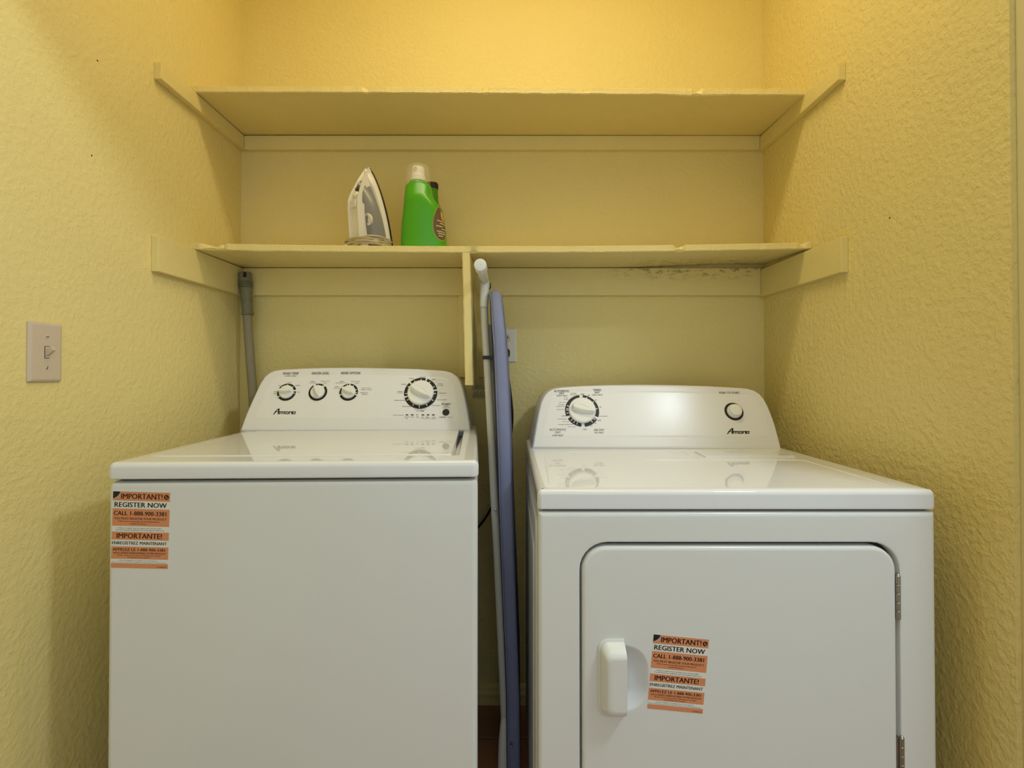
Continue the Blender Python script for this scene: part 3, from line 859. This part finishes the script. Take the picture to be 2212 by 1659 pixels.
# handle: a shell open on the right
ax0, ax1 = XP(1289.5, DY) - dxl, XP(1346, DY) - dxl
az0, az1 = ZP(1546, DY), ZP(1377.5, DY)
mb = MB()
def hl(l, tb, c, r, rx=0.0):
    return [FDF(a, b, c) for a, b in rr(ax0 + l, ax1 - rx, az0 + tb, az1 - tb, (r, .05, .05, r), 6)]
mb.loft([hl(0, 0, .08, .75), hl(0, 0, .16, .75), hl(.08, .08, .22, .7), hl(.16, .16, .22, .65), hl(.22, .3, .5, .6), hl(.42, .62, .95, .5), hl(.62, .85, 1.08, .4), hl(.9, 1.05, 1.1, .3)], True, True)
mb.build('handle', M['enamel'], door)
mb = MB(); mb.box(FDF, ox0 + .15, ox1 - .3, oz0 + .15, oz1 - .15, -1.1, -.72); mb.build('door_gap_shade', M['gap'], dryer)  # dark sheet behind the door, painted shade for the gap around it
for px, py0, py1 in ((1936.5, 1243, 1338), (1942, 1593, 1690)):
    x = XP(px, DY) - dxl
    z1, z0 = ZP(py0, DY), ZP(py1, DY)
    F2 = Frame(FDF(x, 0, -.02), (1, 0, 0), (0, -1, 0), (0, 0, 1))
    mb = MB()
    n = 5
    for k in range(n):
        q0, q1 = z0 + (z1 - z0) * k / n, z0 + (z1 - z0) * (k + 1) / n
        mb.lathe(F2, [(.13, q0), (.16, q0 + .03), (.16, q1 - .03), (.13, q1 - .005)], 14, 0, 0, True)
    mb.lathe(F2, [(.13, z1), (.12, z1 + .06), (.06, z1 + .11)], 14, 0, 0)
    mb.box(FDF, x - .32, x - .05, z0 + .1, z1 - .1, -.5, -.1)
    mb.build('hinge', M['chrome'], dryer, label='steel barrel hinge')
make_sticker(dryer, Frame(FDF(0, 0, .1), FDF.u, FDF.v, FDF.w), (1412, 1370), (1531.5, 1381.5), (1398, 1530), .012)

# ================================================================== IRONING BOARD
ib = thing('ironing_board', 'folded ironing board in a blue cover standing on end between washer and dryer', 'ironing board', (0, 56, 0))
yc = 57.6
def fcurve(z):           # half width of the board against height
    if z > 35: return max(0.3, 6.3 * math.sqrt(max(0, 1 - ((z - 35) / 18.2) ** 2.3)))
    return 6.3
zs = [0.6, 1.0, 2, 5, 10, 15, 20, 25, 30, 35, 38, 41, 44, 46, 48, 49.5, 50.6, 51.5, 52.2, 52.7, 53.05]
def hw(z): return min(6.3, fcurve(z)) if z > 1.2 else 6.0
right = [(hw(z), z) for z in zs]
left = [(-hw(z), z) for z in reversed(zs)]
outl = right + left
def xc(z):               # the edge nearest the camera, against height (leans to the right at the foot)
    ys = yc - hw(z)
    tab = [(53, 1070), (47, 1079), (40, 1086), (34, 1090), (26, 1096), (18, 1103), (10, 1109), (0, 1111)]
    for (z1, p1), (z0, p0) in zip(tab[:-1], tab[1:]):
        if z >= z0:
            t = (z - z0) / (z1 - z0)
            return XP(p0 + (p1 - p0) * t, ys)
    return XP(1111, ys)
YAW = .02
def ibp(s, z, c): return Vector((xc(z) + YAW * (s + hw(z)) + c, yc + s, z))
HT = .62
def ib_loft(levels, f): return [[ibp(s, z, c) for s, z in inset(f, d)] for d, c in levels]
mb = MB(); mb.loft(ib_loft([(.5, -HT - .05), (.18, -HT + .08), (.04, -HT + .3), (0, 0), (.04, HT - .3), (.18, HT - .08), (.5, HT)], outl))
mb.build('cover', M['cover'], ib, sharp=50)
mb = MB(); mb.loft(ib_loft([(.7, -HT - .16), (.6, -HT - .02)], outl)); mb.build('underside', M['under'], ib)
# gathered hem of the cover along the edge
hem = catmull([ibp(s, z, -HT + .02) + Vector((rd.uniform(-.05, .03), 0, rd.uniform(-.1, .1))) for s, z in inset(outl, .25)], 2)
mb = MB(); mb.tube(hem, .07, 6); mb.build('hem', M['cover'], ib)
mb = MB()
tp = [P(1045, 640, 57.5), P(1047, 700, 56.8), P(1052, 780, 56), P(1058, 880, 55.3), P(1064, 1000, 54.6), P(1069, 1100, 54), P(1074.5, 1200, 53.6), P(1081, 1340, 53.2), P(1087, 1470, 53), P(1091, 1560, 53)]
mb.tube(catmull(tp, 5), .44, 14)
leg = mb.build('leg', M['tube'], ib)
mb = MB()
tp2 = [p + Vector((.55, 1.6, 0)) for p in tp[1:-1]]
mb.tube(catmull(tp2, 4), .38, 12); mb.build('leg', M['tube'], ib)
cz = ZP(572, 49.5); cxx = XP(1037, 49.5)
mb = MB(); mb.tube([(cxx, 50.0, cz), (cxx, 63.5, cz)], .52, 20); mb.build('foot_bar', M['tube'], ib)
FC = Frame((cxx, 49.5, cz), (1, 0, 0), (0, 0, 1), (0, -1, 0))
for q, sgn in ((49.5, -1), (63.5, 1)):
    FCc = Frame((cxx, q, cz), (1, 0, 0), (0, 0, 1), (0, sgn, 0))
    mb = MB(); mb.lathe(FCc, [(.63, -1.9), (.63, -.06), (.6, .0), (.5, .04), (.08, .045), (.06, .02)], 32); mb.build('foot_cap', M['cap'], ib)
mb = MB()
sl = [P(1047, 610, 57.8), P(1046, 640, 57.4), P(1045.5, 665, 57.1)]
mb.tube([Vector((cxx, 57.6, cz - .1)), sl[0], sl[1], sl[2]], [.5, .55, .52, .46], 14); mb.build('leg_socket', M['cap'], ib)
mb = MB()
sq = P(1053, 773, 56); sq2 = P(1053, 769, 56)
st = [sq + Vector((x, y, 0)) for x, y in ((-.52, -.52), (1.0, -.52), (1.0, 2.2), (-.52, 2.2))]
zz0, zz1 = ZP(776, 55.5), ZP(768.5, 55.5)
mb.loft([[Vector((p.x, p.y, zz0)) for p in st], [Vector((p.x, p.y, zz1)) for p in st]]); mb.build('strap', M['black_plastic'], ib, label='black strap')
sp = P(1070, 1101, 53.5)
mb = MB(); mb.lathe(Frame(sp, (1, 0, 0), (0, 0, 1), (0, -1, 0)), [(.16, -.1), (.16, .04), (.08, .06)], 12); mb.build('screw', M['chrome'], ib)
mb = MB(); mb.tube([P(1091, 1545, 53), P(1088, 1600, 52.6), P(1086, 1700, 52.3), Vector((XP(1086, 52.2), 52.2, .4))], [.42, .55, .58, .55], 14); mb.build('foot_cap', M['cap'], ib)
mb = MB(); mb.lathe(Frame(P(1105, 1611, 51), (1, 0, 0), (0, 0, 1), (0, -1, 0)), [(.14, -.6), (.14, .2), (.06, .28)], 12); mb.build('screw', M['chrome'], ib)

# ================================================================== STEAM IRON
SZ = 57.93                                 # top of the lower shelf where things stand
ph = math.radians(55)
cD = Vector((-math.cos(ph), -math.sin(ph), 0)); bD = Vector((math.sin(ph), -math.cos(ph), 0))
ln = math.radians(9)
aD = kZ * math.cos(ln) + cD * math.sin(ln)
io = Vector((XP(819, 59), 59.4, SZ))
FI = Frame(io, bD, aD, cD)                 # a side to side, b along the sole (up), c away from the sole
iron = thing('steam_iron', 'white steam iron with grey side standing on its heel on the lower shelf', 'iron', io)
LI = 9.75
def boat(w, l0, l1, n=14):
    pts = [(-w + .25, l0), (w - .25, l0)]
    for k in range(n + 1):
        t = k / n
        y = l0 + .2 + (l1 - l0 - .2) * t
        pts.append((w * max(0, 1 - t ** 2.1) ** .82 + (.04 if k == n else 0), y))
    for k in range(n, -1, -1):
        t = k / n
        y = l0 + .2 + (l1 - l0 - .2) * t
        pts.append((-(w * max(0, 1 - t ** 2.1) ** .82 + (.04 if k == n else 0)), y))
    return pts
def bl(w, l0, l1, c): return [FI(a, b, c) for a, b in boat(w, l0, l1)]
mb = MB(); mb.loft([bl(2.25, .06, LI, -.08), bl(2.32, .02, LI + .06, 0), bl(2.32, .02, LI + .06, .14), bl(2.26, .05, LI, .2)])
mb.build('soleplate', M['iron_sole'], iron)
mb = MB(); mb.loft([bl(2.25, .04, LI - .05, .2), bl(2.3, .04, LI - .1, .4), bl(2.2, .04, LI - .25, .75), bl(1.9, .05, LI - .5, .9)])
body = mb.build('body', M['iron_white'], iron)
mb = MB(); mb.loft([bl(2.2, .06, 8.3, .6), bl(2.12, .06, 8.2, 1.1), bl(1.9, .08, 7.9, 1.75), bl(1.6, .1, 7.4, 2.2), bl(1.1, .2, 6.6, 2.4)])
mb.build('water_tank', M['iron_grey'], iron)
hp = [(0.0, .9), (0.0, 3.35), (.4, 3.45), (2.4, 3.3), (4.4, 3.15), (5.5, 2.95), (6.6, 2.4), (8.2, 1.42), (9.5, .45), (9.3, .25), (8.0, .6), (6.6, 1.5), (5.4, 2.3), (4.4, 2.45), (2.4, 2.5), (1.5, 2.45), (1.3, 2.2), (1.3, .9)]
FIH = Frame(io, cD, aD, bD)                # profile plane: a thickness, b along, c sideways
prof2 = [(c, a) for a, c in hp][::-1]
def hs(d, c): return [FIH(a, b, c * (1.0 if b < 6 else max(.3, 1 - (b - 6) / 4.9))) for a, b in inset(prof2, d)]
mb = MB(); mb.loft([hs(.2, -.85), hs(.06, -.75), hs(0, -.45), hs(0, .45), hs(.06, .75), hs(.2, .85)])
mb.build('handle', M['iron_white'], iron, sharp=60)
FDial = Frame(FI(1.05, 3.2, 2.15), bD, aD, (cD + bD * .45).normalized())
mb = MB(); mb.lathe(FDial, [(.72, -.2), (.72, .16), (.66, .24), (.42, .25), (.4, .18), (.1, .18)], 26); dl = mb.build('temperature_dial', M['iron_white'], iron)
mb = MB(); mb.box(FDial, -.06, .06, .05, .62, .2, .28); mb.build('pointer', M['iron_grey'], dl)
nF = (cD * .8 + aD * .6).normalized(); tF = (aD * .8 - cD * .6).normalized()
def btn(b, c, a, prof, m, name, sx=1.0):
    F = Frame(FI(a, b, c), bD * sx, tF, nF)
    q = MB(); q.lathe(F, prof, 20); q.build(name, m, iron)
btn(6.75, 2.4, .25, [(.42, -.2), (.42, .1), (.34, .18), (.1, .2)], M['iron_button'], 'steam_button', .8)
btn(5.95, 2.75, .2, [(.44, -.3), (.44, .16), (.34, .28), (.15, .3)], M['iron_white'], 'spray_button')
mb = MB(); mb.box(Frame(FI(.1, 4.95, 3.05), bD, aD, cD), -.48, .48, -.5, .35, -.3, .28, .1); mb.build('spray_nozzle', M['iron_white'], iron)
# cord wound around the heel
pts = []
for k in range(6 * 16 + 1):
    t = k / 16 * 2 * math.pi
    e = 3.0
    x, y = math.cos(t), math.sin(t)
    q = (abs(x) ** e + abs(y) ** e) ** (-1 / e)
    j = .10 * math.sin(k * .37) + .05 * math.sin(k * .61)
    lap = k / 16
    pts.append(io + bD * (x * q * (2.5 + j)) + cD * (1.6 + y * q * (2.15 + j)) + kZ * (.2 + .16 * lap + .30 * math.sin(t * 1.0 + lap * 1.9)))
pts = [Vector((p.x, p.y, max(p.z, SZ + .14))) for p in pts]
mb = MB(); mb.tube(catmull(pts, 3), .115, 8); cd = mb.build('power_cord', M['cord'], iron)
pl = P(752, 527, 57.2)
pl = Vector((pl.x, pl.y, SZ + .3))
mb = MB(); mb.tube([pl + Vector((.9, .2, .1)), pl + Vector((.35, .1, 0)), pl, pl - Vector((.35, .0, .05))], [.16, .3, .32, .2], 10); mb.build('plug', M['iron_white'], cd)

# ================================================================== BOTTLES
bo = Vector((XP(907, 58.5), 58.5, SZ))
bt = thing('detergent_bottle', 'green laundry bottle with a clear cap and oval label on the lower shelf', 'bottle', bo)
def zz(py): return ZP(py, 57.5)
def sec(py, pl_, pr_): return (zz(py), XP(pl_, 57.8), XP(pr_, 57.8))
SEC = [(SZ, XP(865.5, 57.8), XP(961.5, 57.8)), (SZ + .15, XP(864, 57.8), XP(963, 57.8)), sec(510, 863.8, 962.5), sec(495, 864.5, 961), sec(475, 866, 957.5), sec(458, 868, 954), sec(448, 869, 951), sec(440, 870, 946),
       sec(430, 870.7, 938), sec(420, 871.3, 933), sec(408, 872.3, 931), sec(400, 873, 930), sec(396, 875, 928), sec(393.5, 880, 924), sec(392, 886, 919)]
def half_depth(z): return 1.9 if z < zz(430) else max(.95, 1.9 - .75 * (z - zz(430)) / (zz(392) - zz(430)))
def bsec(z):
    for (z0, l0, r0), (z1, l1, r1) in zip(SEC[:-1], SEC[1:]):
        if z <= z1 + 1e-6:
            t = (z - z0) / (z1 - z0) if z1 > z0 else 0
            return l0 + (l1 - l0) * t, r0 + (r1 - r0) * t
    return SEC[-1][1:]
def bpt(t, z, off=0.0):
    l, r = bsec(z); cx_, a = (l + r) / 2, (r - l) / 2 + off
    d = min(half_depth(z), a * 1.0 + .2) + off
    e = 2.7
    x, y = math.cos(t), math.sin(t)
    q = (abs(x) ** e + abs(y) ** e) ** (-1 / e)
    return Vector((cx_ + x * q * a, 58.5 + y * q * d, z))
zl = [s_[0] for s_ in SEC]
zd = sorted(set(zl + [SZ + .35, SZ + 1.5, SZ + 2.5, SZ + 3.2, SZ + 4.4]))
mb = MB(); mb.loft([[bpt(2 * math.pi * k / 40, z) for k in range(40)] for z in zd])
mb.build('bottle_body', M['green'], bt, sharp=40)
# neck, pump and clear cap
FB = Frame((XP(902, 58.3), 58.4, 0), (1, 0, 0), (0, 1, 0), kZ)
mb = MB(); mb.lathe(FB, [(1.1, zz(393)), (1.05, zz(390)), (.95, zz(388.5)), (.95, zz(386.5))], 26); mb.build('bottle_neck', M['green'], bt)
mb = MB(); mb.lathe(FB, [(.88, zz(387)), (.88, zz(379)), (.83, zz(378.5)), (.86, zz(377)), (.8, zz(372)), (.76, zz(371.5)), (.76, zz(358)), (.7, zz(356)), (.3, zz(355.4))], 26)
pm = mb.build('pump', M['white_pump'], bt)
mb = MB(); mb.lathe(Frame((XP(898, 58) , 57.66, zz(363)), (1, 0, 0), kZ, (0, -1, 0)), [(.2, -.2), (.2, .05), (.12, .06), (.1, -.02)], 14); mb.build('spray_hole', M['socket'], pm)
mb = MB()
r0, r1 = 1.46, 1.36
mb.lathe(FB, [(r0, zz(395.5)), (r0 - .01, zz(385)), (r1, zz(358)), (r1 - .06, zz(354.5)), (r1 - .25, zz(352.3)), (r1 - .6, zz(351.6)), (.02, zz(351.6)),
              (.02, zz(352.6)), (r1 - .62, zz(352.6)), (r1 - .3, zz(353.4)), (r1 - .13, zz(355.5)), (r1 - .06, zz(358)), (r0 - .07, zz(385)), (r0 - .06, zz(395.5))], 32, cap0=False, cap1=False)
mb.build('clear_cap', M['clear'], bt)
# oval label wrapped on the right flank
lb = MB(); lb.flat_print = True
t0, z0_ = math.radians(-32), (zz(446) + zz(521)) / 2
dt, dz = math.radians(27), (zz(446) - zz(521)) / 2
def lpt(u, v, off): return bpt(t0 + dt * u + math.radians(8) * v, z0_ + dz * v, off)
def disc(u0, v0, ru, rv, off, slot, n=24, rings=4):
    lb.cur = slot
    V = [lpt(u0, v0, off)]; F = []
    for r in range(1, rings + 1):
        for k in range(n):
            a = 2 * math.pi * k / n
            V.append(lpt(u0 + ru * r / rings * math.cos(a), v0 + rv * r / rings * math.sin(a), off))
    for k in range(n): F.append((0, 1 + k, 1 + (k + 1) % n))
    for r in range(rings - 1):
        for k in range(n):
            a, b = 1 + r * n + k, 1 + r * n + (k + 1) % n
            F.append((a, a + n, b + n, b))
    lb.add(V, F)
disc(0, 0, 1.06, 1.04, .012, 3)
disc(0, 0, 1, .98, .018, 0)
disc(.28, .48, .38, .3, .024, 1, 16, 3)
disc(.2, .62, .12, .2, .028, 2, 12, 2)
for v, u0, u1 in ((.12, -.6, .6), (-.02, -.3, .8), (-.2, -.7, .1), (-.34, -.1, .75), (-.5, -.6, .5), (-.62, -.45, .6), (-.76, -.4, .2)):
    lb.cur = 2
    n = 6
    V = []
    for k in range(n + 1):
        u = u0 + (u1 - u0) * k / n
        V += [lpt(u, v - .028, .026), lpt(u, v + .028, .026)]
    lb.add(V, [(2 * k, 2 * k + 2, 2 * k + 3, 2 * k + 1) for k in range(n)])
lb.build('label', [M['label_brown'], M['label_orange'], M['label_light'], M['label_rim']], bt, label='brown oval label with orange patch')
# second bottle behind
b2 = Vector((XP(931, 62), 62.2, SZ))
bb2 = thing('detergent_bottle', 'green bottle with a small black cap partly hidden behind the clear-capped one', 'bottle', b2)
FB2 = Frame((b2.x, b2.y, 0), (1, 0, 0), (0, .8, 0), kZ)
def z2(py): return ZP(py, 61.5)
mb = MB(); mb.lathe(FB2, [(1.0, SZ), (1.45, SZ + .08), (1.5, SZ + .4), (1.5, z2(465)), (1.4, z2(452)), (1.0, z2(440)), (.86, z2(430)), (.80, z2(412)), (.78, z2(402))], 28, cap0=True)
mb.build('bottle_body', M['green_dark'], bb2)
mb = MB(); mb.lathe(FB2, [(.84, z2(404.5)), (.86, z2(403)), (.84, z2(394)), (.76, z2(391.5)), (.4, z2(391))], 28, cap0=True)
mb.build('cap', M['black_plastic'], bb2)

# ================================================================== DRAIN HOSE IN THE CORNER
hY = 64.3
dh = thing('drain_hose', 'grey drain hose rising in the back left corner behind the washing machine', 'hose', P(545, 1100, hY + .3))
hpts = [P(529.5, 592, hY), P(531, 630, hY), P(534, 680, hY), P(538, 740, hY), P(542.5, 800, hY + .1), P(547, 860, hY + .2), P(551, 960, hY + .4), P(553, 1100, hY + .4)]
mb = MB(); mb.tube(catmull(hpts[2:], 5), .56, 14); mb.build('hose', M['hose_grey'], dh)
c0, c1 = P(529.5, 589, hY), P(535, 681, hY)
mb = MB()
ax = (c0 - c1)
prof = [(0, .63), (.02, .76), (.05, .76), (.06, .68), (.4, .69), (.62, .7), (.64, .8)]
for k in range(4):
    t = .655 + k * .036
    prof += [(t, .70), (t + .006, .83), (t + .022, .83), (t + .03, .70)]
prof += [(.82, .78), (.97, .76), (1.0, .68)]
mb.tube([c1 + ax * t for t, r in prof], [r for t, r in prof], 20); mb.build('cuff', M['hose_cuff'], dh, sharp=50)
nt_ = c1 + ax * .93
mb = MB(); mb.box(Frame(nt_ + Vector((.28, -.72, 0)), (1, 0, 0), (0, 0, 1), (0, -1, 0)), -.16, .22, -.35, .3, -.1, .09, .05); mb.build('latch', M['black_plastic'], dh)

# ================================================================== OUTLET, CORD, TAG, SWITCH
ox_, oz_ = XP(1092.5, YB), ZP(746, YB)
ol = thing('wall_outlet', 'white duplex outlet plate on the back wall beside the ironing board', 'outlet', (ox_, YB, oz_))
FO = Frame((ox_, YB, oz_), (1, 0, 0), (0, 0, 1), (0, -1, 0))
mb = MB(); mb.poly(FO, rr(-1.4, 1.4, -2.27, 2.27, .12, 3), [(0, 0), (0, .1), (.1, .22), (.3, .25)]); mb.build('cover_plate', M['white_plate'], ol)
for dz_ in (.92, -.92):
    mb = MB(); mb.poly(Frame(FO(0, dz_), FO.u, FO.v, FO.w), rr(-.62, .62, -.56, .56, .45, 5), [(0, .2), (0, .29), (.05, .31)])
    sk = mb.build('socket', M['socket'], ol)
    mb = MB()
    for x in (-.25, .25): mb.box(Frame(FO(x, dz_ + .12), FO.u, FO.v, FO.w), -.05, .05, -.18, .18, .3, .32)
    mb.lathe(Frame(FO(0, dz_ - .28), FO.u, FO.v, FO.w), [(.12, .3), (.12, .32)], 10); mb.build('slots', M['hole'], sk)
mb = MB(); mb.lathe(FO, [(.13, .22), (.13, .27), (.08, .29)], 12); mb.build('screw', M['white_plate'], ol)
pc = FO(.05, -.95, .32)
pw = thing('power_cord', 'black power cord plugged into the outlet behind the ironing board', 'cord', pc)
mb = MB(); Fp = Frame(pc, FO.u, FO.v, FO.w)
mb.poly(Fp, rr(-.5, .5, -.75, .5, .4, 5), [(.05, .01), (0, .06), (.02, .45), (.18, .62)]); mb.build('plug', M['black_plastic'], pw)
cp = [pc + Vector((0, -.45, -.55)), pc + Vector((.05, -.3, -1.6)), P(1103, 850, 65.3), P(1107, 905, 65.2), P(1100, 960, 65.2), P(1082, 1040, 65.1), P(1058, 1103, 65), P(1030, 1143, 64.8), P(1006, 1168, 64.6), P(990, 1200, 64.5)]
mb = MB(); mb.tube(catmull(cp, 6), .15, 8); mb.build('cable', M['black_plastic'], pw)
tg_o = P(1035, 843, YB - .04)
mb = MB(); mb.base = tg_o
FG = Frame((0, YB - .03, 0), (1, 0, 0), (0, 0, 1), (0, -1, 0))
gx0, gx1 = XP(1019, YB), XP(1052, YB); gz1, gz0 = ZP(822, YB), ZP(862, YB)
mb.poly(FG, rr(gx0, gx1, gz0, gz1, .2, 3), [(0, -.02), (0, .03)])
mb.cur = 1
for k in range(9):
    x = gx0 + .18 + k * .19
    hgt = (.5, .9, .7, 1.0, .6, .8, 1.0, .55, .9)[k]
    for z_, q in ((gz0 + .2, hgt * .9), (gz0 + 1.25, hgt * .85)):
        mb.box(FG, x, x + .07, z_, z_ + q, .03, .035)
tag(mb.build('wall_tag', [M['paper'], M['tag_print']], smooth=False), 'small printed tag with vertical lines on back wall under the divider', 'tag')
# light switch on the left wall
sc = P(93, 759, 38.25)
scz, scy = (ZP(700, 39.6) + ZP(825, 39.6)) / 2, 38.2
sw = thing('light_switch', 'beige toggle light switch plate on the left wall', 'light switch', (XL, scy, scz))
FSW = Frame((XL, scy, scz), (0, 1, 0), (0, 0, 1), (1, 0, 0))
mb = MB(); mb.poly(FSW, rr(-1.38, 1.38, -2.3, 2.3, .12, 3), [(0, 0), (0, .1), (.1, .22), (.28, .26)]); mb.build('switch_plate', M['plate'], sw)
mb = MB(); mb.box(FSW, -.2, .2, -.47, .47, .2, .275); sl_ = mb.build('toggle_slot', M['hole'], sw)
mb = MB(); mb.box(FSW, -.165, .165, -.43, .43, .22, .30); mb.build('toggle_housing', M['socket'], sl_)
mb = MB()
FTg = Frame(FSW(0, -.05, .2), FSW.u, FSW.v * .86 - FSW.w * .5, FSW.w * .86 + FSW.v * .5)
mb.loft([[FTg(a, b, h) for a, b in rr(-w, w, -q, q, .06, 2)] for w, q, h in ((.16, .28, 0), (.15, .24, .3), (.14, .18, .62), (.11, .13, .68))]); mb.build('toggle', M['plate'], sw)
for b, ang in ((1.19, 10), (-1.19, 70)):
    Fq = Frame(FSW(0, b, .24), FSW.u, FSW.v, FSW.w)
    mb = MB(); mb.lathe(Fq, [(.14, 0), (.13, .05), (.08, .075)], 14); s1 = mb.build('screw', M['plate'], sw)
    t = math.radians(ang)
    Fz = Frame(Fq(0, 0, .06), FSW.u * math.cos(t) + FSW.v * math.sin(t), FSW.v * math.cos(t) - FSW.u * math.sin(t), FSW.w)
    mb = MB(); mb.box(Fz, -.11, .11, -.025, .025, 0, .022); mb.build('slot', M['hole'], s1)
# nail holes
for (px, py), F in (((210.5, 131), FLW), ((198, 336), FLW), ((1922, 471), FRW)):
    d = ray(px, py)
    k = (F.o.x) / d.x
    q = Vector((0, 0, CAMZ)) + d * k
    mb = MB(); mb.base = q
    Fn = Frame(q, (0, 1, 0), (0, 0, 1), F.u)
    mb.lathe(Fn, [(.08, -.03), (.07, .02), (.035, .03)], 8)
    lab = {210.5: 'tiny dark nail head on the left wall nearest the top of the picture', 198: 'tiny dark nail head on the left wall above the light switch', 1922: 'tiny dark nail head on the right wall'}[px]
    tag(mb.build('nail', M['hole']), lab, 'nail')
